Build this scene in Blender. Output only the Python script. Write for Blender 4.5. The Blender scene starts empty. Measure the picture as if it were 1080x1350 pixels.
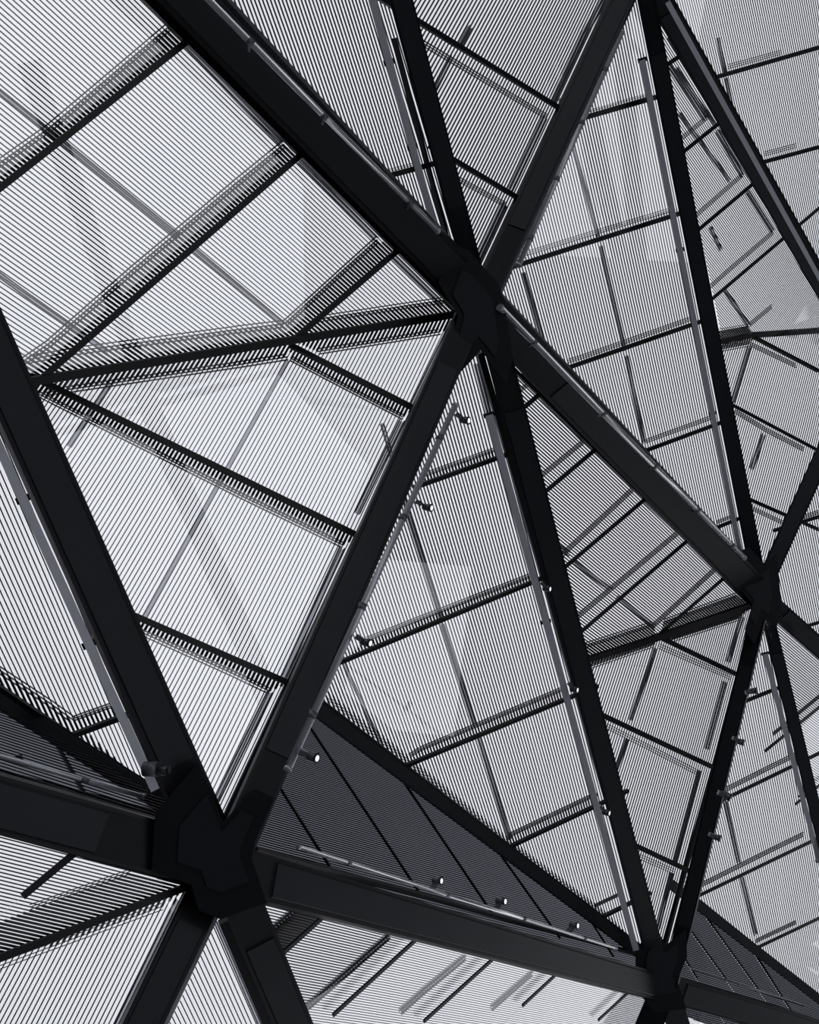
import bpy, bmesh, math
from mathutils import Vector, Matrix

# ------------------------------------------------------------------ camera, sky, exposure
F, CX, CY = 1500.0, 540.0, 675.0            # focal length and centre for a 1080 x 1350 frame
UP = Vector((0.60, -0.30, 0.74)).normalized()        # world "up" seen from the camera (x right, y down, z forward)
YW = (Vector((0, 0, 1)) - UP * UP.z).normalized()
XW = YW.cross(UP).normalized()
EYE = Vector((0, 0, 1.6))

def W(p):                                    # camera axes -> world (a fixed rotation of the survey frame)
    return Vector((p.dot(XW), p.dot(YW), p.dot(UP))) + EYE

sc = bpy.context.scene
COL = sc.collection
cam_d = bpy.data.cameras.new('camera')
cam = bpy.data.objects.new('camera', cam_d); COL.objects.link(cam)
cam_d.sensor_fit = 'VERTICAL'; cam_d.sensor_height = 24.0; cam_d.sensor_width = 36.0
cam_d.lens = 24.0 * F / 1350.0
cam_d.clip_start = 0.05; cam_d.clip_end = 600
rx = W(Vector((1, 0, 0))) - EYE; ry = W(Vector((0, -1, 0))) - EYE; rz = W(Vector((0, 0, -1))) - EYE
M = Matrix((rx, ry, rz)).transposed().to_4x4(); M.translation = EYE
cam.matrix_world = M
sc.camera = cam

world = bpy.data.worlds.new('overcast_sky'); sc.world = world; world.use_nodes = True
nt = world.node_tree; bg = nt.nodes['Background']
bg.inputs['Color'].default_value = (0.880, 0.895, 0.950, 1); bg.inputs['Strength'].default_value = 0.985
sc.view_settings.view_transform = 'Standard'; sc.view_settings.look = 'None'
sc.view_settings.exposure = 0.0; sc.view_settings.gamma = 1.0
sc.view_settings.use_curve_mapping = False

# ------------------------------------------------------------------ materials
def mat(name, col, rough=0.5, metal=0.0, noise=0.0, scale=6.0, spec=0.5):
    m = bpy.data.materials.new(name); m.use_nodes = True
    n = m.node_tree.nodes; l = m.node_tree.links; b = n['Principled BSDF']
    b.inputs['Roughness'].default_value = rough; b.inputs['Metallic'].default_value = metal
    b.inputs['Specular IOR Level'].default_value = spec
    b.inputs['Base Color'].default_value = (*col, 1)
    if noise:
        tc = n.new('ShaderNodeTexCoord'); nz = n.new('ShaderNodeTexNoise'); mx = n.new('ShaderNodeMixRGB')
        nz.inputs['Scale'].default_value = scale; nz.inputs['Detail'].default_value = 4
        mx.inputs['Color1'].default_value = (*[c * (1 - noise) for c in col], 1)
        mx.inputs['Color2'].default_value = (*[c * (1 + noise) for c in col], 1)
        l.new(tc.outputs['Object'], nz.inputs['Vector']); l.new(nz.outputs['Fac'], mx.inputs['Fac'])
        l.new(mx.outputs['Color'], b.inputs['Base Color'])
    return m

def glass(name, tint, f0=0.060, graze=1.0):
    m = bpy.data.materials.new(name); m.use_nodes = True
    n = m.node_tree.nodes; l = m.node_tree.links; n.clear()
    out = n.new('ShaderNodeOutputMaterial'); mix = n.new('ShaderNodeMixShader')
    tr = n.new('ShaderNodeBsdfTransparent'); gl = n.new('ShaderNodeBsdfGlossy')
    tr.inputs['Color'].default_value = (*tint, 1); gl.inputs['Roughness'].default_value = 0.0
    gl.inputs['Color'].default_value = (1, 1, 1, 1)
    geo = n.new('ShaderNodeNewGeometry'); dot = n.new('ShaderNodeVectorMath'); dot.operation = 'DOT_PRODUCT'
    l.new(geo.outputs['Incoming'], dot.inputs[0]); l.new(geo.outputs['Normal'], dot.inputs[1])
    ab = n.new('ShaderNodeMath'); ab.operation = 'ABSOLUTE'; l.new(dot.outputs['Value'], ab.inputs[0])
    s = n.new('ShaderNodeMath'); s.operation = 'SUBTRACT'; s.inputs[0].default_value = 1; l.new(ab.outputs[0], s.inputs[1])
    p = n.new('ShaderNodeMath'); p.operation = 'POWER'; l.new(s.outputs[0], p.inputs[0]); p.inputs[1].default_value = 5
    ma = n.new('ShaderNodeMath'); ma.operation = 'MULTIPLY_ADD'; l.new(p.outputs[0], ma.inputs[0])
    ma.inputs[1].default_value = (1 - f0) * graze; ma.inputs[2].default_value = f0
    l.new(ma.outputs[0], mix.inputs['Fac']); l.new(tr.outputs[0], mix.inputs[1]); l.new(gl.outputs[0], mix.inputs[2])
    l.new(mix.outputs[0], out.inputs['Surface'])
    return m

STEEL = mat('black_painted_steel', (0.0145, 0.016, 0.0195), 0.55, 0, 0.12, 3.0, 0.25)
PLATE = mat('satin_black_cover_plate', (0.024, 0.026, 0.0315), 0.5, 0, 0.15, 2.0, 0.3)
BAR = mat('black_glazing_bar', (0.008, 0.0085, 0.010), 0.45, 0, 0, 1, 0.35)
SLAT = mat('dark_anodised_slat', (0.030, 0.032, 0.038), 0.5, 0.0, 0, 1, 0.3)

FLANGE = mat('dark_channel_flange', (0.08, 0.083, 0.095), 0.5)
STRIP = mat('grey_enamel_strip', (0.62, 0.64, 0.71), 0.5, 0.0, 0.10, 5.0)
PIPE = mat('brushed_steel_pipe', (0.55, 0.56, 0.61), 0.36, 0.5, 0.08, 10.0)
PIPE_LIT = mat('bright_reflection_steel_pipe', (0.93, 0.94, 0.98), 0.2, 0.7, 0.03, 10.0)  # paler copy of the pipe steel, reflected horizon brightness put into its colour
HOUSING = mat('graphite_lamp_housing', (0.13, 0.135, 0.155), 0.4, 0.2)
LENS = bpy.data.materials.new('lit_lamp_lens'); LENS.use_nodes = True
_b = LENS.node_tree.nodes['Principled BSDF']
_b.inputs['Emission Color'].default_value = (0.93, 0.94, 1, 1); _b.inputs['Emission Strength'].default_value = 1.0
GLASS = glass('clear_glass', (0.985, 0.985, 0.99))
WEB = glass('smoky_translucent_strip', (0.58, 0.585, 0.61), 0.01, 0.0)
FRIT = glass('dark_tinted_glass', (0.37, 0.375, 0.40), 0.004, 0.0)
STONE = mat('dark_stone_floor', (0.06, 0.062, 0.068), 0.6, 0, 0.3, 1.5)

# ------------------------------------------------------------------ helpers
def ray(x, y): return Vector(((x - CX) / F, (y - CY) / F, 1.0))
def P(x, y, z): return ray(x, y) * z                     # point in the survey frame at depth z

def link(name, me, m, parent=None, kind=None):
    o = bpy.data.objects.new(name, me); COL.objects.link(o)
    if m is not None and me is not None and not me.materials: me.materials.append(m)
    if parent: o.parent = parent; o.matrix_parent_inverse = parent.matrix_world.inverted()
    if kind: o['kind'] = kind
    return o

def mesh(name, verts, faces, m, parent=None, smooth=False):
    me = bpy.data.meshes.new(name); me.from_pydata([W(v) for v in verts], [], faces)
    bm = bmesh.new(); bm.from_mesh(me); bmesh.ops.recalc_face_normals(bm, faces=bm.faces); bm.to_mesh(me); bm.free()
    if smooth:
        for p in me.polygons: p.use_smooth = True
    if parent: me.transform(Matrix.Translation(-parent.location))
    o = bpy.data.objects.new(name, me); COL.objects.link(o)
    me.materials.append(m)
    if parent: o.parent = parent
    return o

def thing(name, loc, label, cat, group=None):
    o = bpy.data.objects.new(name, None); COL.objects.link(o); o.location = W(loc); o.empty_display_size = 0.2
    o['label'] = label; o['category'] = cat
    if group: o['group'] = group
    return o

def prism(name, prof, p0, p1, s, u, m, parent, smooth=False):
    """profile [(a,b)] in axes s,u swept from p0 to p1"""
    n = len(prof)
    v = [p0 + s * a + u * b for a, b in prof] + [p1 + s * a + u * b for a, b in prof]
    f = [tuple(range(n)), tuple(range(2 * n - 1, n - 1, -1))] + [(i, (i + 1) % n, n + (i + 1) % n, n + i) for i in range(n)]
    return mesh(name, v, f, m, parent, smooth)

def rect(w, d, c=0.0, b=0.0): return [(c - w / 2, b), (c + w / 2, b), (c + w / 2, b + d), (c - w / 2, b + d)]

def toward(p, a):                                         # unit vector towards the room, square to axis a
    f = -p.normalized(); f -= a * f.dot(a); return f.normalized()

# ------------------------------------------------------------------ a plane that carries one glazed face
class Plane:
    def __init__(s, n=None, p=None, pts=None):
        if pts: n = (pts[1] - pts[0]).cross(pts[2] - pts[0]); p = pts[0]
        n = Vector(n).normalized()
        if n.z < 0: n = -n
        s.n = n; s.c = n.dot(p)
    def at(s, x, y, t=0.0):
        r = ray(x, y); return r * ((s.c + t) / s.n.dot(r))

N1 = Vector((-.63, -.265, .73)); N2 = Vector((-.387, .372, .843)); N3 = Vector((-.39, -.376, .84))
NA = P(635, 400, 14.4); NB = P(295, 1125, 10.6); NC = P(878, 1298, 20.0); ND = P(1005, 788, 20.8)
NG = P(13, 500, 10.9)
def thru(n, p): return Plane(n=n, p=p)

GLASS_T, SLAT_T, RAIL_T = 0.09, 0.16, 0.26
UNIT = None
def unit_rod():
    global UNIT
    if UNIT is None:
        UNIT = bpy.data.meshes.new('slat_blank')
        v, n = [], 6
        for x in (-.5, .5):
            for k in range(n):
                a = 2 * math.pi * k / n; v.append((x, math.cos(a) * .5, math.sin(a) * .5))
        f = [tuple(range(n))[::-1], tuple(range(n, 2 * n))] + [(i, (i + 1) % n, n + (i + 1) % n, n + i) for i in range(n)]
        UNIT.from_pydata(v, [], f); UNIT.materials.append(SLAT)
        for p in UNIT.polygons:
            if len(p.vertices) == 4: p.use_smooth = True
    return UNIT

def clip_seg(poly, p, d):
    """parameter spans of the line p + k d inside a 2-D polygon"""
    ks = []
    for i in range(len(poly)):
        a, b = poly[i], poly[(i + 1) % len(poly)]
        sa = (a[0] - p[0]) * d[1] - (a[1] - p[1]) * d[0]; sb = (b[0] - p[0]) * d[1] - (b[1] - p[1]) * d[0]
        if (sa > 0) != (sb > 0):
            t = sa / (sa - sb); q = (a[0] + (b[0] - a[0]) * t, a[1] + (b[1] - a[1]) * t)
            ks.append((q[0] - p[0]) * d[0] + (q[1] - p[1]) * d[1])
    ks.sort()
    return [(ks[i], ks[i + 1]) for i in range(0, len(ks) - 1, 2)]

def half(poly, a, b, side):
    """clip a px polygon by the line a-b"""
    out = []
    f = lambda q: ((b[0] - a[0]) * (q[1] - a[1]) - (b[1] - a[1]) * (q[0] - a[0])) * side
    for i in range(len(poly)):
        p, q = poly[i], poly[(i + 1) % len(poly)]
        fp, fq = f(p), f(q)
        if fp >= 0: out.append(p)
        if (fp >= 0) != (fq >= 0):
            t = fp / (fp - fq); out.append((p[0] + (q[0] - p[0]) * t, p[1] + (q[1] - p[1]) * t))
    return out

def slats(scr, pl, poly, ra, rb, at, h, duty, vert=False, gaps=(), combs=(), cf=1.75):
    org = pl.at(at[0], at[1], SLAT_T)
    e1 = (pl.at(ra[2], ra[3], SLAT_T) - pl.at(ra[0], ra[1], SLAT_T)).normalized(); e2 = pl.n.cross(e1)
    to2 = lambda q: ((q - org).dot(e1), (q - org).dot(e2))
    L2 = lambda x, y: Vector(to2(pl.at(x, y, SLAT_T)))
    A0, A1 = L2(ra[0], ra[1]), L2(ra[2], ra[3]); da = (A1 - A0).normalized()
    if rb:
        B0, B1 = L2(rb[0], rb[1]), L2(rb[2], rb[3]); db = (B1 - B0).normalized()
        if db.dot(da) < 0: db = -db
    else: B0 = None
    pa = A0 + da * (-A0).dot(da)
    if B0 is not None:
        na = Vector((-da.y, da.x))
        k = (B0 - pa); den = na.x * db.y - na.y * db.x
        t = (k.x * db.y - k.y * db.x) / den; pb = pa + na * t
        fan = math.degrees(da.angle_signed(db))
    else:
        na = Vector((-da.y, da.x)); pb = pa + na * 1.0; db = da; fan = 0
    q = L2(at[0], at[1] + h) if vert else L2(at[0] + h, at[1])
    dm = (da + db).normalized()
    pitch = abs(q.x * -dm.y + q.y * dm.x)
    N = (pb - pa).length / pitch; step = (pb - pa) / N
    dd = (db - da) / N
    P2 = [L2(x, y) for x, y in poly]
    cnt = 0
    e3 = (e1 * -dm.y + e2 * dm.x); d3 = (e1 * dm.x + e2 * dm.y); vd = org.normalized()
    thick = pitch * duty * abs(e3.dot(vd.cross(d3).normalized()))
    G = [(L2(a, b), L2(c, d)) for a, b, c, d in gaps]
    for sgn in (1, -1):
        i = 0 if sgn == 1 else -1; miss = 0
        while miss < 6 and cnt < 420:
            c = pa + step * i; d = (da + dd * i).normalized()
            segs = clip_seg(P2, c, d)
            ok = False
            for k0, k1 in segs:
                cuts = []
                for g0, g1 in G:
                    gd = g1 - g0; den = d.x * gd.y - d.y * gd.x
                    if abs(den) < 1e-9: continue
                    k = ((g0 - c).x * gd.y - (g0 - c).y * gd.x) / den
                    u = ((g0 - c).x * d.y - (g0 - c).y * d.x) / den
                    if k0 + .05 < k < k1 - .05 and -.15 < u < 1.15: cuts.append(k)
                ends = [k0] + sorted(cuts) + [k1]
                for a, b in zip(ends[:-1], ends[1:]):
                    a2 = a + (.035 if a in cuts else 0); b2 = b - (.035 if b in cuts else 0)
                    if b2 - a2 < .05: continue
                    ok = True; cnt += 1
                    m2 = c + d * ((a2 + b2) / 2)
                    mid = org + e1 * m2.x + e2 * m2.y; dr = e1 * d.x + e2 * d.y
                    o = bpy.data.objects.new('slat', unit_rod()); COL.objects.link(o); o.parent = scr
                    X = (W(dr) - EYE); Z = (W(pl.n) - EYE); Y = Z.cross(X)
                    mm = Matrix((X * (b2 - a2), Y * thick, Z * thick)).transposed().to_4x4()
                    mm.translation = W(mid) - scr.location
                    o.matrix_basis = mm
            miss = 0 if ok else miss + 1
            i += sgn
    if combs:                                             # added thick black rods over the slats, imitating dark bands of reflection
        vs, fs = [], []
        i0, i1 = -200, 420
        for zone in combs:
            Z2 = [L2(x, y) for x, y in zone]
            for i in range(i0, i1):
                c = pa + step * i; d = (da + dd * i).normalized()
                for k0, k1 in clip_seg(Z2, c, d):
                    if k1 - k0 < .02: continue
                    r = thick * cf / 2; sd = Vector((-d.y, d.x)); b = len(vs)
                    for k in (k0, k1):
                        q = c + d * k
                        for sx, tz in ((-1, -.012), (1, -.012), (1, .014), (-1, .014)):
                            q2 = q + sd * r * sx
                            vs.append(org + e1 * q2.x + e2 * q2.y + pl.n * tz)
                    fs += [(b, b + 1, b + 2, b + 3), (b + 7, b + 6, b + 5, b + 4)] + [(b + j, b + (j + 1) % 4, b + 4 + (j + 1) % 4, b + 4 + j) for j in range(4)]
        if vs:
            o = mesh('slat_dark_band', vs, fs, BAR, scr); o['kind'] = 'stuff'
    print('SLATS', scr['label'][:40], 'n', cnt, 'pitch %.4f fan %.1f' % (pitch, fan))
    return pitch

def bar(name, pl, a, b, t, w, d, m, parent):
    """bar standing off the face plane: t is the offset of its room side, d its depth outwards"""
    p0, p1 = pl.at(a[0], a[1], t), pl.at(b[0], b[1], t)
    ax = (p1 - p0).normalized(); s = ax.cross(pl.n).normalized()
    return prism(name, rect(w, d), p0, p1, s, pl.n, m, parent)

def rail(kind, pl, a, b, wpx, scr):
    mid = pl.at((a[0] + b[0]) / 2, (a[1] + b[1]) / 2, RAIL_T); w = wpx * mid.z / F
    p0, p1 = pl.at(a[0], a[1], RAIL_T), pl.at(b[0], b[1], RAIL_T)
    ax = (p1 - p0).normalized(); s = ax.cross(pl.n).normalized(); n = pl.n
    if kind == 'c':
        o = prism('support_channel', rect(w, .006, 0, .05), p0, p1, s, n, WEB, scr)
        for sg in (-1, 1):
            f = prism('flange', rect(w * .2, .03, sg * w * .40), p0, p1, s, n, FLANGE, scr)
            f.parent = o
    else:                                                 # a ladder of three thin wires / bars
        o = prism('support_rail', rect(w * .12, .02), p0, p1, s, n, FLANGE, scr)
        for sg in (-1, 1):
            f = prism('rail_edge', rect(w * .12, .02, sg * w * .42), p0, p1, s, n, FLANGE, scr)
            f.parent = o
    return o

def face(where, pl, poly, trans, refs, at, h, duty, rails, cat2='glazing', fold=(), vert=False, dark=False, gaps=(), frames=(), tw=.062, td=.09, combs=(), cf=1.75):
    cx = sum(p[0] for p in poly) / len(poly); cy = sum(p[1] for p in poly) / len(poly)
    gz = thing('glazed_panel', pl.at(cx, cy), 'black-barred glazing ' + where, 'glazing', 'glazed triangles between the beams')
    cells = [poly]
    for tr in trans:
        a, b = tr[0:2], tr[2:4]; new = []
        for c in cells:
            for sd in (1, -1):
                q = half(c, a, b, sd)
                if len(q) > 2: new.append(q)
        cells = new
    if dark:
        for g in gaps:
            new = []
            for c in cells:
                for sd in (1, -1):
                    nx, ny = (g[3] - g[1]), -(g[2] - g[0]); L = math.hypot(nx, ny); k = 0.55 * -sd
                    q = half(c, (g[0] + nx / L * k, g[1] + ny / L * k), (g[2] + nx / L * k, g[3] + ny / L * k), sd)
                    if len(q) > 2: new.append(q)
            cells = new
    for c in cells:
        n = len(c)
        v = [pl.at(x, y, GLASS_T) for x, y in c]; v += [q + pl.n * .014 for q in v]
        f = [tuple(range(n)), tuple(range(2 * n - 1, n - 1, -1))] + [(i, (i + 1) % n, n + (i + 1) % n, n + i) for i in range(n)]
        mesh('glass_pane', v, f, FRIT if dark else GLASS, gz)
    for tr in trans:
        a, b = tr[0:2], tr[2:4]
        t = bar('glazing_bar', pl, a, b, 0, tw, .02, BAR, gz)
        f = bar('fin', pl, a, b, .02, tw * .45, td - .022, BAR, gz); f.parent = t
    for tr in fold:
        t = bar('fold_bar', pl, tr[0:2], tr[2:4], -.03, tr[4], .06, BAR, gz)
    for fr in frames:
        bar('edge_frame', pl, fr[0:2], fr[2:4], 0, fr[4] if len(fr) > 4 else .035, .07, BAR, gz)
    scr = thing('louver_screen', pl.at(cx, cy, SLAT_T), 'dark slat screen ' + where, 'louver', 'slatted louver screens')
    pitch = slats(scr, pl, poly, refs[0], refs[1] if len(refs) > 1 else None, at, h, duty, vert, (), combs, cf)
    for r in rails:
        k = r[0]; pts = r[1:-1]; wpx = r[-1]
        for i in range(0, len(pts) - 2, 2):
            rail(k, pl, pts[i:i + 2], pts[i + 2:i + 4], wpx, scr)
    if dark:
        for g in gaps:
            nx, ny = (g[3] - g[1]), -(g[2] - g[0]); L = math.hypot(nx, ny); k = .013 * F / pl.at(g[0], g[1]).z + 1.3
            bar('joint_bar', pl, (g[0] + nx / L * k, g[1] + ny / L * k), (g[2] + nx / L * k, g[3] + ny / L * k), .05, .026, .03, BAR, gz)
    return gz, scr

# ------------------------------------------------------------------ unseen rest of the hall (behind and beside the camera), shaped for glass reflections
def solid(name, pts, dz, m, kind='structure'):
    n = len(pts); v = [Vector(p) for p in pts] + [Vector(p) + Vector(dz) for p in pts]
    f = [tuple(range(n)), tuple(range(2 * n - 1, n - 1, -1))] + [(i, (i + 1) % n, n + (i + 1) % n, n + i) for i in range(n)]
    me = bpy.data.meshes.new(name); me.from_pydata(v, [], f)
    bm = bmesh.new(); bm.from_mesh(me); bmesh.ops.recalc_face_normals(bm, faces=bm.faces); bm.to_mesh(me); bm.free()
    me.materials.append(m); o = bpy.data.objects.new(name, me); COL.objects.link(o)
    if kind: o['kind'] = kind
    return o
solid('floor', [(-70, -80, 0), (80, -80, 0), (80, 80, 0), (-70, 80, 0)], (0, 0, -.3), STONE)
CEILM = mat('dark_ceiling_panels', (0.03, 0.031, 0.035), 0.7, 0, 0.2, 0.5)
solid('ceiling', [(-60, 2, 30), (-10, 6, 30), (-3, 8, 30), (45, 8, 30), (45, -26, 30), (30, -33, 30), (-27, -59, 30), (-60, -74, 30)], (0, 0, .6), CEILM)
def wallbox(name, y0, y1, z0, z1): return solid(name, [(45, y0, z0), (45, y1, z0), (45, y1, z1), (45, y0, z1)], (.5, 0, 0), CEILM)
wallbox('wall_right', -36, 8, 0, 3); wallbox('wall_right', -36, 8, 11.6, 30)
wallbox('wall_right', -36, -13, 3, 11.6); wallbox('wall_right', -2.5, 8, 3, 11.6)

# ------------------------------------------------------------------ steel diagrid
def beam(where, a, za, b, zb, wpx, depth=.30, roll=0.0, plate=(.10, .90), zw=None, lip=.016):
    p0, p1 = P(a[0], a[1], za), P(b[0], b[1], zb); ax = (p1 - p0).normalized()
    mid = (p0 + p1) / 2; u = toward(mid, ax)
    if roll: u = Matrix.Rotation(math.radians(roll), 3, ax) @ u
    s = ax.cross(u).normalized()
    r = abs(math.radians(roll))
    Wt = wpx * (zw or mid.z) / F
    w = (Wt - depth * math.sin(r)) / math.cos(r)
    t = thing('steel_beam', p0, where, 'beam', 'box beams of the steel diagrid')
    t['label'] = where
    prism('box_section', rect(w, depth, 0, -depth), p0, p1, s, u, STEEL, t)
    d = p1 - p0
    prism('cover_plate', [(-w * .40, 0), (w * .40, 0), (w * .37, lip), (-w * .37, lip)], p0 + d * plate[0], p0 + d * plate[1], s, u, PLATE, t)
    for sg in (-1, 1):
        prism('edge_angle', rect(.03, .05, sg * (w / 2 - .015), -.045), p0, p1, s, u - s * 0, BAR, t)
    return t

# width given in photo pixels at depth zw
beam('wide black beam running from the upper left corner down to the central node', (-150, -423), 8.4, (635, 400), 13.9, 64, .30, 8, (.3, .93), 11.8)
beam('narrow black beam rising almost straight up from the central node', (476, -200), 11.3, (635, 400), 14.0, 28, .2, 0, (.0, .75), 13.2)
beam('black beam climbing from the central node to the top right corner node', (635, 400), 14.0, (843, -50), 16.0, 32, .24, -8, (.2, .95), 15.6)
beam('long black beam running down right from the central node to the right edge node', (635, 400), 13.9, (1005, 788), 19.7, 46, .30, 6, (.22, .92), 16.9)
beam('slender black beam dropping from the central node to the lower right node', (640, 400), 14.0, (872, 1290), 19.4, 29, .22, 0, (.12, .92), 16.7)
beam('black beam falling from the central node to the lower left node', (627, 400), 13.7, (308, 1125), 10.1, 44.5, .26, -6, (.15, .86), 11.7)
beam('broad black beam leaning from the left edge down to the lower left node', (-190, 52), 9.3, (287, 1125), 10.3, 63, .30, -8, (.0, .88), 10.1)
beam('deep black beam between the left edge and the lower left node', (-190, 1010), 8.8, (300, 1143), 10.5, 74, .34, 6, (.0, .62), 9.9)
beam('black sill beam slanting across the lower left corner above the deep beam', (-190, 802), 12.4, (250, 1080), 10.9, 25, .16, 0, (.0, .9), 11.5)
beam('long black beam along the bottom from the lower left node to the lower right node', (300, 1143), 10.4, (878, 1303), 19.4, 50, .30, -8, (.06, .95), 13.5)
beam('black beam leaving the lower left node towards the bottom edge, steeply left', (300, 1120), 10.6, (122, 1490), 9.1, 52, .28, 8, (.3, 1), 10.2)
beam('black beam leaving the lower left node towards the bottom edge, steeply right', (290, 1120), 10.6, (446, 1490), 12.6, 50, .28, 0, (.3, 1), 11.3)
beam('black sill beam under the bright middle triangle, over the dark soffit', (394, 916), 15.3, (872, 1276), 20.0, 19.5, .2, 0, (.0, 1), 17.6)
beam('black beam from the right edge node down to the lower right node', (1005, 788), 19.7, (882, 1300), 19.1, 21, .24, 6, (.18, .85), 20.3)
beam('tall thin black beam from the top right corner down to the right edge node', (843, -50), 16.0, (1005, 788), 20.0, 19.8, .2, 0, (.12, .95), 19.2)
beam('black beam running from the top right corner node down the right border', (843, -50), 16.0, (1141, 477), 21.2, 27, .24, 0, (.1, 1), 18.5)
beam('black sill beam slanting out of the frame in the lower right corner', (893, 1172), 21.5, (1260, 1457), 28.0, 13, .2, 0, (.0, 1), 22.5)
beam('short black beam leaving the lower right node along the bottom edge', (878, 1303), 20.0, (1260, 1415), 26.5, 36, .3, 10, (.05, 1), 20.5)
beam('black beam leaving the lower right node downwards to the left', (878, 1298), 20.0, (795, 1500), 19.0, 34, .25, 0, (.3, 1))
beam('black beam leaving the lower right node downwards to the right', (878, 1298), 20.0, (940, 1500), 21.4, 30, .25, 0, (.3, 1))
beam('black beam leaving the right edge node upwards out of the frame', (1003, 780), 20.6, (1141, 477), 21.4, 22, .22, 0, (.1, 1), 21)
beam('black beam leaving the right edge node rightwards out of the frame', (1003, 785), 20.6, (1260, 1012), 25.0, 26, .22, 0, (.1, 1), 21)
beam('black beam leaving the right edge node downwards along the right border', (1005, 785), 20.6, (1165, 1430), 25.0, 17, .2, 0, (.1, 1), 21)

def node(where, px, z, d=.34):
    pts = [P(x, y, z) for x, y in px]; c = sum(pts, Vector()) / len(pts); u = -c.normalized()
    t = thing('beam_node', c, where, 'steel node', 'welded nodes of the diagrid')
    n = len(pts)
    v = [p + u * .03 for p in pts] + [p - u * d for p in pts]
    f = [tuple(range(n)), tuple(range(2 * n - 1, n - 1, -1))] + [(i, (i + 1) % n, n + (i + 1) % n, n + i) for i in range(n)]
    mesh('node_core', v, f, STEEL, t)
    pts2 = [c + (p - c) * .62 for p in pts]
    v = [p + u * .045 for p in pts2] + [p + u * .025 for p in pts2]
    mesh('splice_plate', v, f, PLATE, t)
node('central black steel node where seven beams meet', [(597, 322), (618, 330), (637, 352), (656, 372), (664, 392), (676, 470), (668, 505), (634, 462), (606, 492), (590, 470), (604, 416), (578, 372)], 13.45)
node('large black steel node at lower left where the broadest beams meet', [(232, 1040), (262, 1005), (294, 1084), (335, 1040), (362, 1052), (336, 1110), (332, 1132), (352, 1190), (333, 1196), (291, 1212), (262, 1200), (252, 1166), (200, 1148), (205, 1072)], 10.05)
node('black steel node at lower right above the bottom edge', [(846, 1240), (868, 1228), (878, 1246), (905, 1225), (906, 1262), (893, 1292), (905, 1330), (862, 1335), (838, 1302), (838, 1262)], 19.1)
node('black steel node on the right border', [(968, 728), (988, 722), (1007, 742), (1024, 730), (1030, 790), (1024, 830), (1008, 815), (995, 850), (982, 830), (992, 796), (966, 765)], 19.4)

# ------------------------------------------------------------------ glazed faces with their louver screens
T1 = Plane(n=N1, p=NA); T2 = Plane(n=N2, p=NA)
T3 = Plane(n=N3, p=NA)
T5 = Plane(n=(-.655, -.22, .725), p=NA)
T6 = Plane(pts=[NA, P(545, 45, 12.9), P(810, 40, 16.6)])
T7 = Plane(n=N3, p=P(810, 260, 17.6))
T8 = Plane(n=N1, p=P(975, 345, 24.0))
T8b = Plane(n=N2, p=T8.at(1000, 441))
T9 = Plane(n=N3, p=P(960, 150, 23.0))
T10 = Plane(n=N1, p=NA)
T11 = Plane(pts=[ND, P(878, 1298, 19.6), P(770, 865, 17.9)])
T12 = Plane(n=N3, p=P(975, 1005, 21.7))
T14 = Plane(n=N3, p=P(100, 850, 11.4))
T15 = Plane(pts=[NB, P(65, 1050, 10.2), P(65, 985, 11.6)])
T17 = Plane(n=N2, p=NB); T16 = Plane(pts=[NB, P(65, 1108, 9.9), T17.at(65, 1240)])
T18 = Plane(n=N3, p=P(290, 1290, 11.8))
T19 = Plane(pts=[NB, P(785, 1285, 17.8), P(360, 1299, 11.7)])
T4 = Plane(pts=[P(330, 1120, 11.4), P(860, 1290, 19.8), P(430, 960, 15.4)])
T13 = Plane(pts=[P(885, 1290, 20.6), P(1100, 1350, 25.2), P(914, 1195, 21.7)])

face('in the big upper left triangle', T1,
     [(-200, -200), (25, -200), (268, 40), (616, 405), (607, 414), (55, 501), (8, 509), (-190, 52)],
     [(-80, 311, 262, 43), (20, 530, 400, 202), (384, 452, 525, 331)],
     [(246, 60, 605, 412), (65, 410, 142, 463)], (250, 220), 7.85, .34,
     [('c', -20, 105, 84, 188, 236, 312, 7.5), ('c', 256, 329, 377, 430, 7.5), ('c', -40, 333, 40, 392, 145, 466, 7.5),
      ('r', -30, 236, 65, 169, 203, 52, 222, 36, 11), ('r', -10, 505, 65, 453, 174, 357, 310, 243, 375, 190, 11), ('r', 377, 426, 449, 360, 498, 316, 10),
      ('r', 40, 474, 100, 463, 310, 435, 375, 427, 11), ('r', 419, 421, 550, 401, 592, 395, 9),
      ('c', 247, 60, 372, 190, 7), ('c', 396, 213, 498, 316, 7), ('c', 520, 338, 585, 402, 7)],
     fold=[(20, 507, 607, 414, .085)], frames=[(181, -18, 606, 406, .10)], combs=[[(-20,264),(-30,236),(65,169),(203,52),(222,36),(262,43)],[(20,530),(-10,505),(65,453),(174,357),(310,243),(375,190),(400,202)],[(384,452),(377,426),(449,360),(498,316),(525,331)],[(20,507),(40,474),(100,463),(310,435),(375,427),(384,452)],[(390,448),(419,421),(550,401),(592,395),(607,414)]])
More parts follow.
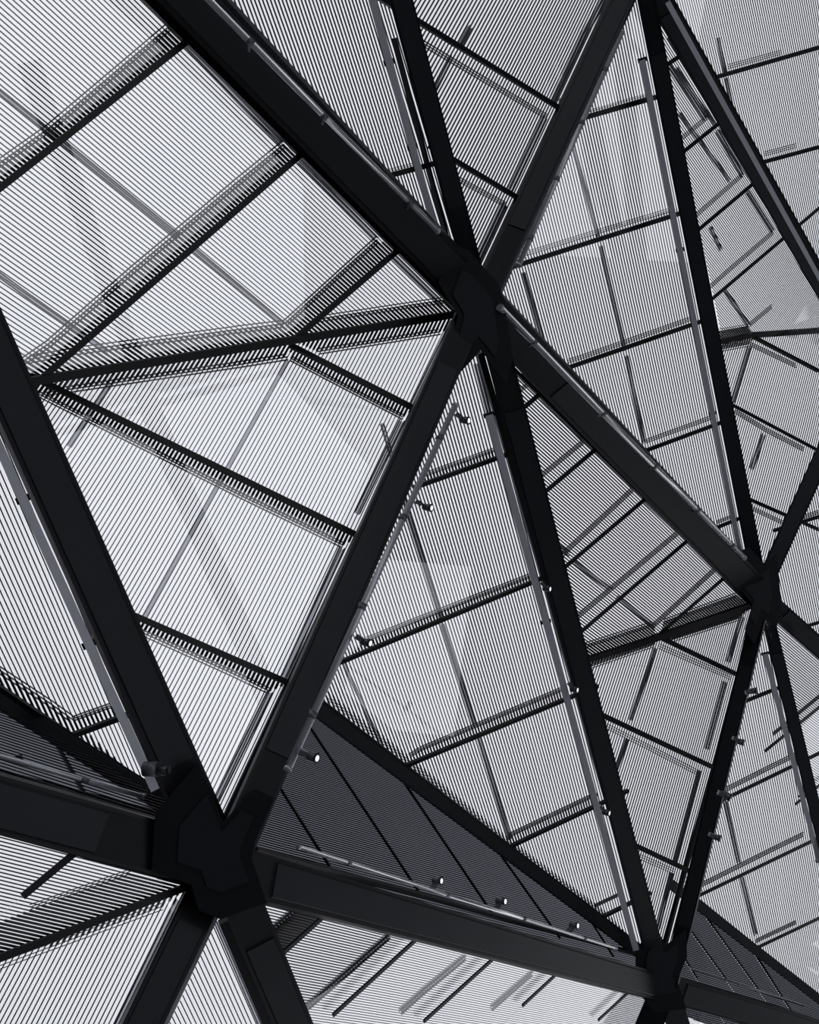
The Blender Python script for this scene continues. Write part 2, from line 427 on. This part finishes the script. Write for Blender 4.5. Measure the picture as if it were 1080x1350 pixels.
face('in the bright triangle left of centre', T2,
     [(20, 506), (607, 414), (624, 420), (308, 1100), (280, 1092), (45, 545), (10, 460)],
     [(40, 494, 482, 710), (382, 453, 556, 542), (170, 808, 392, 905)],
     [(605, 415, 295, 1080), (147.5, 501, 92.7, 584)], (250, 740), 6.4, .29,
     [('c', 147, 503, 92, 586, 7), ('c', 381, 472, 192, 812, 6.5),
      ('r', 60, 517, 90, 513, 310, 481, 379, 470, 10), ('r', 419, 463, 550, 442, 580, 437, 9),
      ('r', 45, 516, 69, 528, 310, 649, 452, 718, 9), ('r', 384, 472, 531, 549, 8.5), ('r', 180, 830, 193, 836, 310, 889, 356, 911, 9),
      ('c', 598, 423, 545, 533, 8), ('c', 531, 553, 472, 675, 8), ('c', 452, 721, 375, 892, 8.5), ('c', 357, 911, 286, 1055, 8.5)],
     frames=[(606, 420, 296, 1082, .06)], combs=[[(20,507),(60,517),(90,513),(310,481),(379,470),(384,452)],[(390,450),(419,463),(550,442),(590,435),(607,414)],[(40,494),(45,516),(69,528),(310,649),(452,718),(475,707)],[(382,453),(384,472),(531,549),(549,538)],[(170,808),(180,830),(310,889),(356,911),(381,900)]], cf=2.1)
face('in the bright middle triangle hung with spotlights', T3,
     [(625, 440), (570, 505), (390, 900), (428, 930), (850, 1258), (864, 1250), (690, 600), (650, 470)],
     [(545, 644, 700, 589), (440, 878, 740, 753), (528, 1014, 790, 905), (664, 1122, 830, 1043), (784, 1216, 860, 1178)],
     [(674, 675, 825, 1240), (454, 875.7, 486.7, 964.4)], (610, 880), 4.25, .46,
     [('c', 505, 560, 540, 682, 583, 818, 5), ('c', 584, 824, 627, 958, 5), ('c', 632, 972, 673, 1107, 5), ('c', 453, 873, 488, 950, 512, 1000, 4.5),
      ('r', 560, 626, 655, 592, 6), ('r', 484, 843, 550, 817, 702, 758, 7), ('r', 540, 997, 554, 988, 743, 908, 7), ('r', 671, 1102, 780, 1050, 7), ('r', 784, 1195, 818, 1179, 6),
      ('r', 433, 921, 547, 1011, 666, 1109, 795, 1206, 5), ('c', 628.7, 481, 650, 565, 700, 745, 5)],
     frames=[(425, 926, 850, 1253, .05), (634, 466, 858, 1252, .09)], cf=1.15, combs=[[(555,641),(562,626),(655,592),(660,603)],[(452,873),(484,843),(550,817),(702,758),(706,767)],[(535,1011),(554,988),(743,908),(745,924)],[(668,1119),(671,1102),(780,1050),(785,1065)],[(425,926),(433,912),(547,1003),(666,1101),(800,1203),(835,1240)]])
face('in the slender top triangle left of the upright beam', T5,
     [(98, -200), (345, 55), (606, 342), (596, 300), (530, 45), (476, -200)],
     [(497, 236, 572, 216)],
     [(498, 50, 550, 220), (430, 100, 447, 150)], (430, 140), 4.75, .52,
     [('r', 503, 229, 548, 217, 6)], frames=[(345, 52, 596, 325, .03), (522, 50, 596, 330, .03)])
face('in the top centre kite, right of the upright beam', T6,
     [(476, -200), (548, 50), (632, 360), (642, 368), (800, 35), (845, -60), (850, -200)],
     [(500, -5, 752, 150), (570, 193, 690, 264)],
     [(640.4, 353, 780.4, 52), (597, 80, 573, 124)], (670, 180), 4.4, .56,
     [('r', 530, 38, 554, 54, 722, 154, 8), ('r', 596, 231, 668, 270, 7), ('c', 597, 75, 570, 128, 6), ('c', 622, 35, 608, 60, 6),
      ('c', 815, -30, 770, 50, 731, 136, 8), ('c', 720, 155, 675, 250, 8), ('c', 667, 269, 628, 352, 8)],
     frames=[(641, 356, 830, -50, .05)])
face('in the tall upper right triangle', T7,
     [(845, -50), (790, 50), (660, 335), (655, 385), (662, 396), (985, 745), (992, 735), (866, 60)],
     [(750, 161, 870, 127), (670, 354, 905, 279), (735, 490, 925, 424), (842, 598, 955, 556), (930, 702, 975, 684)],
     [(850, 80, 972, 700), (691.7, 360, 712.7, 437)], (810, 260), 3.75, .53,
     [('r', 760, 153, 852, 126, 5), ('r', 692, 335, 770, 311, 884, 277, 6), ('r', 750, 476, 770, 470, 912, 420, 6), ('r', 852, 582, 940, 550, 6), ('r', 945, 689, 968, 680, 5),
      ('c', 740, 130, 757, 194, 790, 313, 4.5), ('c', 793, 325, 802, 365, 825, 462, 4.5), ('c', 827, 470, 850, 584, 4.5), ('c', 691, 360, 716, 448, 4.5)],
     tw=.075, td=.07, frames=[(664, 392, 980, 735, .04)])
face('in the narrow triangle right of the tall thin beam', T8,
     [(866, -10), (872, 60), (955, 458), (996, 443), (1015, 438), (1141, 425), (1135, 470), (1015, 250), (880, 30)],
     [(870, 92, 900, 72), (892, 208, 952, 160), (912, 311, 1000, 237), (928, 404, 1100, 258)],
     [(884, 87, 1012, 290), (939, 300, 989, 368)], (975, 345), 3.0, .55,
     [('c', 897, 150, 964, 239, 4.5), ('c', 938, 300, 952, 330, 4.5), ('c', 957, 383, 989, 430, 5), ('c', 884, 87, 931, 157, 6), ('c', 947, 173, 980, 232, 6), ('c', 987, 253, 1020, 305, 6),
      ('c', 893, 90, 945, 166, 4), ('c', 953, 172, 990, 233, 4),
      ('r', 896, 185, 935, 153, 6), ('r', 917, 285, 980, 230, 6), ('r', 936, 379, 957, 360, 1020, 306, 6), ('r', 989, 428, 1018, 404, 6), ('r', 947, 437, 987, 430, 6)],
     fold=[(940, 453, 994, 442, .10), (994, 442, 1110, 434, .13)], tw=.08, td=.06, frames=[(884, 50, 1060, 335, .05)], combs=[[(945,453),(947,437),(987,430),(994,441)]], cf=1.4)
face('below the fold line on the right border', T8b,
     [(940, 454), (994, 442), (1130, 425), (1141, 477), (1012, 762), (990, 670)],
     [(950, 525, 1080, 594), (975, 652, 1080, 698)],
     [(989, 456, 967, 529)], (985, 510), 3.0, .54,
     [('c', 989, 456, 967, 529, 6), ('r', 952, 460, 989, 453, 7), ('r', 989, 453, 1050, 482, 7), ('r', 970, 542, 1013, 568, 1060, 592, 7), ('c', 1008, 572, 992, 617, 6), ('r', 988, 668, 1050, 697, 6)],
     tw=.08, td=.06, fold=[(994, 443, 1080, 488, .08)], combs=[[(945,453),(952,460),(989,453),(994,444)]], cf=1.4)
face('in the top right corner beyond the bordering beam', T9,
     [(850, -200), (845, -50), (905, 40), (1018, 240), (1141, 470), (1290, 470), (1290, -200)],
     [(930, 106, 1280, 5), (995, 217, 1280, 140)],
     [(960, 60, 972, 112)], (970, 90), 3.0, .52,
     [('r', 960, 88, 1030, 69, 6), ('r', 1008, 203, 1050, 192, 6), ('c', 948, 50, 957, 97, 4), ('c', 958, 103, 968, 150, 4)], tw=.085, td=.05)
face('in the right-hand triangle below the long beam', T10,
     [(655, 440), (684, 478), (1000, 792), (996, 799), (863, 843), (765, 877), (680, 520)],
     [(672, 554, 730, 505), (700, 665, 800, 581), (728, 763, 868, 644), (752, 846, 920, 702), (867, 839, 972, 748)],
     [(680, 492, 990, 792), (732.6, 717, 863, 824)], (800, 710), 5.1, .56,
     [('r', 680, 520, 700, 504, 6), ('r', 706, 634, 769, 583, 7), ('r', 735, 738, 835, 645, 8), ('r', 760, 815, 895, 702, 8), ('r', 861, 826, 944, 750, 8),
      ('c', 727, 713, 752, 731, 6), ('c', 757, 741, 807, 778, 6), ('c', 816, 789, 864, 826, 6.5),
      ('c', 713, 521, 773, 584, 5), ('c', 791, 599, 838, 641, 5), ('c', 851, 660, 895, 701, 5), ('c', 908, 714, 945, 750, 5), ('c', 955, 762, 985, 792, 5),
      ('r', 769, 852, 860, 823, 8), ('r', 876, 820, 971, 785, 8), ('c', 688, 494, 716, 520, 4)],
     fold=[(760, 876, 863, 843, .10), (863, 843, 997, 797, .12)], tw=.066, td=.05, frames=[(678, 486, 990, 794, .05)], combs=[[(760,876),(769,852),(861,823),(866,842)],[(870,840),(876,820),(971,785),(993,797)]], cf=1.4)
face('in the right-hand kite below the fold line', T11,
     [(765, 872), (863, 843), (1000, 796), (885, 1262), (868, 1250), (765, 868)],
     [(866, 838, 980, 893), (778, 935, 950, 1016), (826, 1109, 915, 1151)],
     [(980, 813, 870, 1223), (866, 855, 824, 990)], (870, 960), 3.2, .52,
     [('r', 775, 880, 863, 850, 7), ('r', 882, 845, 975, 815, 7), ('r', 870, 852, 964, 893, 7), ('r', 790, 952, 863, 989, 919, 1018, 7), ('r', 836, 1126, 889, 1149, 7),
      ('c', 866, 855, 833, 950, 5), ('c', 828, 975, 812, 1020, 5), ('c', 980, 813, 961, 873, 6), ('c', 957, 899, 933, 988, 6), ('c', 924, 1016, 891, 1137, 6), ('c', 887, 1151, 869, 1225, 6)],
     tw=.085, td=.04, frames=[(1003, 800, 878, 1246, .06)], combs=[[(766,874),(775,880),(863,850),(866,842)],[(870,840),(882,845),(975,815),(993,798)]], cf=1.4)
face('on the right border beside the four small spotlights', T12,
     [(1008, 810), (1085, 1082), (1165, 1400), (1165, 1385), (912, 1184), (898, 1180), (958, 985)],
     [(965, 932, 1040, 902), (935, 1064, 1100, 984), (910, 1187, 1130, 1081), (990, 1254, 1110, 1197)],
     [(957, 1058, 997, 1233), ], (975, 1005), 3.15, .50,
     [('r', 950, 1045, 1015, 1012, 1060, 990, 8), ('r', 917, 1171, 1015, 1122, 1060, 1100, 8), ('r', 997, 1241, 1050, 1216, 7), ('c', 957, 1058, 975, 1139, 5), ('c', 979, 1158, 997, 1233, 5)],
     tw=.085, td=.05, frames=[(910, 1178, 1110, 1339, .06)])
face('in the bright strip on the left border beside the grey strip', T14,
     [(-190, 70), (0, 520), (88, 715), (240, 1072), (222, 1068), (65, 955), (-190, 788)],
     [(88, 974, 185, 938), (30, 1000, 20, 1004)],
     [(65, 787, 127, 930)], (100, 920), 6.4, .30,
     [('r', 97, 948, 145, 931, 8), ('r', -40, 858, 65, 927, 97, 950, 10), ('r', 120, 985, 190, 1034, 9), ('c', 64, 690, 165, 925, 168, 932, 7), ('c', 172, 950, 205, 1030, 6)],
     frames=[(-60, 869, 228, 1062, .05)], combs=[[(88,974),(97,948),(145,931),(175,941)],[(-40,875),(-40,858),(65,927),(97,950),(190,1034),(215,1060),(65,955)]], cf=1.8)
face('in the dark wedge above the deep beam on the left border', T15,
     [(-190, 804), (65, 965), (225, 1060), (225, 1092), (65, 1052), (-190, 984)],
     [], [(65, 1030, 125, 1049)], (90, 1035), 4.2, .55, [], dark=True, vert=True, gaps=[(72, 985, 108, 1050)], frames=[(-60, 1010, 220, 1082, .04)])
face('in the lower left corner above its fold line', T16,
     [(-190, 1037), (65, 1106), (262, 1160), (256, 1168), (65, 1240), (-190, 1337)],
     [(30, 1182, 108, 1117)],
     [(94, 1133, 172, 1153)], (100, 1160), 5.0, .40,
     [('r', 40, 1196, 172, 1149, 7)], vert=True, fold=[(-180, 1332, 254, 1167, .06)], frames=[(-60, 1081, 254, 1166, .05)], combs=[[(65,1240),(65,1190),(172,1150),(250,1166)],[(-60,1286),(-60,1240),(65,1190),(65,1240)]], cf=1.75)
face('in the bottom left corner below its fold line', T17,
     [(-190, 1335), (65, 1238), (260, 1164), (192, 1310), (112, 1490), (-190, 1490)],
     [], [(231.6, 1184, 179, 1291), (83, 1300, 105, 1257)], (110, 1270), 6.75, .30,
     [('r', -30, 1284, 65, 1249, 214, 1195, 10), ('c', 236, 1186, 222, 1214, 150, 1362, 9)], frames=[(252, 1172, 150, 1386, .07)], combs=[[(55,1243),(65,1249),(214,1195),(250,1168)]], cf=1.8)
face('in the small triangle under the lower left node', T18,
     [(291, 1203), (235, 1325), (152, 1490), (430, 1490), (330, 1290)],
     [], [(289, 1223, 330, 1317), ], (285, 1290), 6.7, .27,
     [('c', 287, 1220, 318, 1292, 350, 1366, 7)], frames=[(296, 1216, 370, 1390, .11)])
face('in the bottom triangle under the long bottom beam', T19,
     [(330, 1172), (550, 1232), (790, 1292), (925, 1330), (900, 1490), (450, 1490), (380, 1300)],
     [(340, 1288, 433, 1204), (440, 1339, 552, 1237), (560, 1347, 665, 1252), (690, 1326, 745, 1275), (790, 1345, 830, 1308)],
     [(345, 1192, 420, 1211), (380, 1290, 440, 1301)], (490, 1240), 3.55, .48,
     [('c', 392, 1200, 361, 1227, 9), ('c', 515, 1235, 430, 1309, 400, 1335, 9), ('c', 615, 1263, 560, 1308, 530, 1335, 9), ('c', 703, 1284, 650, 1330, 8)], vert=True,
     frames=[(338, 1186, 800, 1300, .05), (338, 1186, 400, 1330, .04)], tw=.06, td=.05, combs=[[(392,1200),(426,1210),(370,1262),(355,1230)]], cf=1.6)
face('of the dark soffit above the long bottom beam', T4,
     [(412, 930), (398, 950), (338, 1080), (325, 1122), (550, 1192), (862, 1282), (875, 1270), (662, 1118), (440, 935)],
     [], [(345, 1075, 430, 1099), (450, 1030, 550, 1062)], (450, 1060), 2.6, .62,
     [], dark=True, vert=True, frames=[(340, 1118, 862, 1262, .04)],
     gaps=[(355, 1018, 434, 1143), (405, 955, 552, 1177), (500, 985, 652, 1210), (655, 1122, 738, 1238), (772, 1205, 808, 1262)])
face('of the dark soffit in the lower right corner', T13,
     [(900, 1180), (912, 1186), (1255, 1450), (1255, 1480), (880, 1330)],
     [], [(912, 1262, 940, 1271)], (950, 1270), 2.4, .62,
     [], dark=True, vert=True, gaps=[(912, 1184, 1000, 1306), (897, 1209, 957, 1292), (890, 1245, 919, 1291), (990, 1251, 1050, 1345)])

T21 = Plane(n=N1, p=P(1060, 950, 22.3)); T22 = Plane(n=N3, p=P(1060, 740, 22.5))
face('on the far right border below the right node', T21,
     [(1006, 790), (1260, 1010), (1260, 1480), (1165, 1430)],
     [(1010, 990, 1140, 885), (1050, 1060, 1140, 990)], [(1030, 812, 1130, 900)], (1060, 920), 4.6, .52,
     [('r', 1020, 968, 1120, 886, 6)], tw=.07, td=.05)
face('on the far right border beside the right node', T22,
     [(1003, 782), (1141, 477), (1290, 470), (1290, 1035), (1255, 1005)],
     [(1020, 700, 1150, 660), (1050, 830, 1150, 800)], [(1050, 600, 1100, 845)], (1060, 740), 3.1, .52,
     [('r', 1040, 688, 1140, 656, 6)], tw=.075, td=.05)

def far_beam(where, a, b, w):
    a, b = Vector(a), Vector(b); ax = (b - a).normalized(); u = Vector((0, 1, 0)); sd = ax.cross(u).normalized()
    iv = lambda q: Vector((XW.dot(Vector((1, 0, 0))), 0, 0))
    t = bpy.data.objects.new('facade_beam', None); COL.objects.link(t); t.location = a
    t['label'] = where; t['category'] = 'beam'; t['group'] = 'beams of the opposite facade'
    v = [p + sd * x * w / 2 + u * y for p in (a, b) for x, y in ((-1, 0), (1, 0), (1, .5), (-1, .5))]
    f = [(0, 1, 2, 3), (7, 6, 5, 4)] + [(i, (i + 1) % 4, 4 + (i + 1) % 4, 4 + i) for i in range(4)]
    me = bpy.data.meshes.new('box_section'); me.from_pydata([p - a for p in v], [], f); me.materials.append(STEEL)
    o = bpy.data.objects.new('box_section', me); COL.objects.link(o); o.parent = t
far_beam('black beam of the opposite facade mirrored in the bright left triangle', (-42, -40, 18.9), (-2, -40, 11.3), 1.25)
far_beam('black beam of the opposite facade mirrored in the big upper left triangle', (24, -40, 16.0), (52, -40, 23.6), 1.25)

# ------------------------------------------------------------------ flat grey strips beside the beams
def strip(where, a, za, b, zb, wpx, zw):
    p0, p1 = P(a[0], a[1], za), P(b[0], b[1], zb); ax = (p1 - p0).normalized(); mid = (p0 + p1) / 2
    u = toward(mid, ax); s = ax.cross(u)
    w = wpx * zw / F
    t = thing('cover_strip', p0, where, 'metal strip', 'flat grey strips beside the beams')
    prism('strip_body', rect(w, .05), p0, p1, s, u, STRIP, t)
    for q in (.0, .33, .66, 1.0):
        c = p0 + (p1 - p0) * q
        k = ax * .03
        prism('clip', rect(w * 1.5, .012, 0, -.012), c - k, c + k, s, u, BAR, t)
    return t
strip('flat grey strip left of the upright beam at the top', (480, -40), 11.7, (573, 300), 13.3, 9.5, 13)
strip('flat grey strip along the slender beam of the spotlit triangle', (645, 547), 14.6, (838, 1250), 18.8, 9, 16.6)
strip('flat grey strip along the tall thin beam at the upper right', (847, 79), 15.9, (978, 738), 19.8, 7, 18.5)
strip('flat pale grey strip along the outer side of the right border beam', (880, 2), 15.9, (1110, 420), 20.4, 6, 18)
strip('broad flat grey strip beside the leaning beam on the left border', (-60, 460), 9.35, (204, 1040), 9.85, 12, 9.7)
strip('short flat grey strip on the right border below the right node', (1009, 862), 20.4, (1080, 1135), 23.0, 7, 21)

# ------------------------------------------------------------------ round lighting rails and their spotlights
def tube(name, p0, p1, r, m, parent, n=14, r1=None):
    ax = (p1 - p0).normalized(); s = ax.orthogonal().normalized(); u = ax.cross(s); r1 = r1 or r
    v = [p0 + (s * math.cos(2 * math.pi * k / n) + u * math.sin(2 * math.pi * k / n)) * r for k in range(n)]
    v += [p1 + (s * math.cos(2 * math.pi * k / n) + u * math.sin(2 * math.pi * k / n)) * r1 for k in range(n)]
    f = [tuple(range(n)), tuple(range(2 * n - 1, n - 1, -1))] + [(i, (i + 1) % n, n + (i + 1) % n, n + i) for i in range(n)]
    o = mesh(name, v, f, m, parent)
    for p in o.data.polygons:
        if len(p.vertices) == 4: p.use_smooth = True
    return o

def pipe(where, a, za, b, zb, wpx, zw, joints=(), back=(0, 0), m=None):
    p0, p1 = P(a[0], a[1], za), P(b[0], b[1], zb); r = wpx * zw / F / 2; ax = (p1 - p0).normalized()
    t = thing('light_rail', p0, where, 'rail', 'round rails carrying the lighting')
    tube('tube', p0, p1, r, m or PIPE, t)
    tube('end_cap', p0 - ax * .02, p0 + ax * .01, r * 1.12, PIPE, t); tube('end_cap', p1 - ax * .01, p1 + ax * .02, r * 1.12, PIPE, t)
    for q in joints:
        c = p0 + (p1 - p0) * q
        tube('collar', c - ax * .035, c + ax * .035, r * 1.1, HOUSING, t)
        e = P(back[0], back[1], F) - P(0, 0, F)
        side = Vector((back[0], back[1], 0)).normalized()
        prism('bracket', rect(.03, .03, 0, -.015), c, c + side * .05 + Vector((0, 0, .16)), ax, side.cross(ax).normalized(), HOUSING, t)
    return t
pipe('round steel rail along the upper side of the wide upper left beam', (250, -26), 10.1, (577, 304), 12.9, 8.5, 11.6, (.2, .48, .86), (-1, 1), PIPE_LIT)
pipe('round steel rail beside the beam climbing to the top right', (820, 43), 15.6, (684, 349), 13.9, 7, 15.2, (.18, .42, .66, .9), (-1, -.5))
pipe('round grey steel rail with spotlights along the beam left of the middle triangle', (600, 535), 12.5, (380, 1013), 10.0, 9, 11.2, (.11, .36, .61, .88), (-1, -.5))
pipe('bright round steel rail along the upper side of the long beam to the right node', (660, 406), 13.4, (981, 735), 18.8, 8, 15.6, (.1, .34, .55, .75, .93), (-1, 1), PIPE_LIT)
pipe('round steel rail with three spotlights above the long bottom beam', (394, 1117), 10.9, (812, 1250), 16.4, 5, 13.2, (.11, .37, .62, .86), (-.3, 1), PIPE_LIT)
pipe('short round steel rail in the dark wedge on the left border', (-40, 986), 9.7, (188, 1050), 10.4, 7, 10, (.65,), (-.2, 1))
pipe('thin dark rail crossing the dark soffit at the lower right', (909, 1277), 20.2, (1060, 1325), 23, 3.5, 21, (.4,), (-.2, 1), HOUSING)

def spot(where, hx, hy, ax_, ay_, z, size, ddx=1.0, ddy=.15, lit=True, dz=.6):
    h = P(hx, hy, z); a = P(ax_, ay_, z); k = size * z / F
    d = Vector((ddx, ddy, -dz)).normalized()
    t = thing('spotlight', a, where, 'spotlight', 'small spotlights on the rails')
    arm = (h - a); s = arm.normalized(); n = s.orthogonal().normalized(); m_ = s.cross(n)
    up = Vector((0, -1, 0)); up = (up - s * up.dot(s)).normalized(); fr = s.cross(up).normalized()
    prism('mounting_block', rect(k * .55, k * .7, 0, -k * .35), a - s * k * .1, a + s * k * .75, up, fr, HOUSING, t)
    prism('yoke', rect(k * .18, k * .5, k * .1, -k * .25), a + s * k * .5, h, up, fr, HOUSING, t)
    hs = tube('housing', h - d * k * .55, h + d * k * .45, k * .40, HOUSING, t, 18, k * .47)
    r = tube('bezel', h + d * k * .44, h + d * k * .56, k * .50, BAR, t, 18)
    l = tube('lens', h + d * k * .50, h + d * k * .575, k * .30, LENS if lit else BAR, t, 18)
    if size > 10:
        tube('back_fin', h - d * k * .64, h - d * k * .58, k * .34, HOUSING, t, 18)
spot('topmost lit spotlight on the grey rail of the middle triangle', 613, 554, 602, 546, 12.2, 11)
spot('second lit spotlight from the top on the grey rail of the middle triangle', 564, 669, 549, 661, 11.5, 11)
spot('third lit spotlight from the top on the grey rail, beside a black glazing bar', 483, 847, 470, 839, 10.7, 12)
spot('lowest lit spotlight on the grey rail, in front of the dark soffit', 412, 998, 396, 991, 10.0, 14)
spot('upper spotlight on the grey strip of the slender beam', 721, 776, 714, 768, 15.7, 9, 1, .1)
spot('middle spotlight on the grey strip of the slender beam', 757, 909, 750, 901, 16.4, 9, 1, .1)
spot('lower spotlight on the grey strip of the slender beam', 799, 1071, 791, 1063, 17.5, 9, 1, .1)
spot('leftmost lit spotlight on the bottom rail', 577, 1161, 570, 1171, 12.8, 11, 1, -.1)
spot('second lit spotlight on the bottom rail', 661, 1188, 654, 1198, 14.0, 11, 1, -.1)
spot('rightmost lit spotlight on the bottom rail', 757, 1220, 750, 1228, 15.4, 10, 1, -.1)
spot('topmost dark spotlight on the right border, over a black bar', 993, 911, 984, 913, 18.7, 9, 1, -.2, False)
spot('second dark spotlight down the right border', 976, 978, 967, 973, 18.7, 9, 1, .2, False)
spot('third dark spotlight down the right border, touching a black bar', 958, 1049, 948, 1045, 18.7, 11, 1, .6, False)
spot('lowest dark spotlight on the right border', 945, 1104, 936, 1100, 18.7, 9, 1, .2, False)
# the big unlit one at lower left: drum, neck and disc
t = thing('spotlight', P(199, 1014, 9.55), 'big unlit drum-shaped spotlight on the lower left node', 'spotlight', 'small spotlights on the rails')
c = P(199, 1014, 9.55); d = Vector((1, -.02, -.2)).normalized()
tube('housing', c - d * .062, c + d * .062, .062, HOUSING, t, 20); tube('bezel', c + d * .06, c + d * .075, .058, BAR, t, 20)
tube('neck', c + d * .07, c + d * .15, .022, HOUSING, t, 14, .026); tube('lens', c + d * .15, c + d * .168, .036, BAR, t, 18)
prism('mounting_block', rect(.05, .05, 0, -.025), c - d * .02 + Vector((0, .04, .02)), c + d * .02 + Vector((0, .13, .34)), Vector((1, 0, 0)), Vector((0, 0, 1)), HOUSING, t)
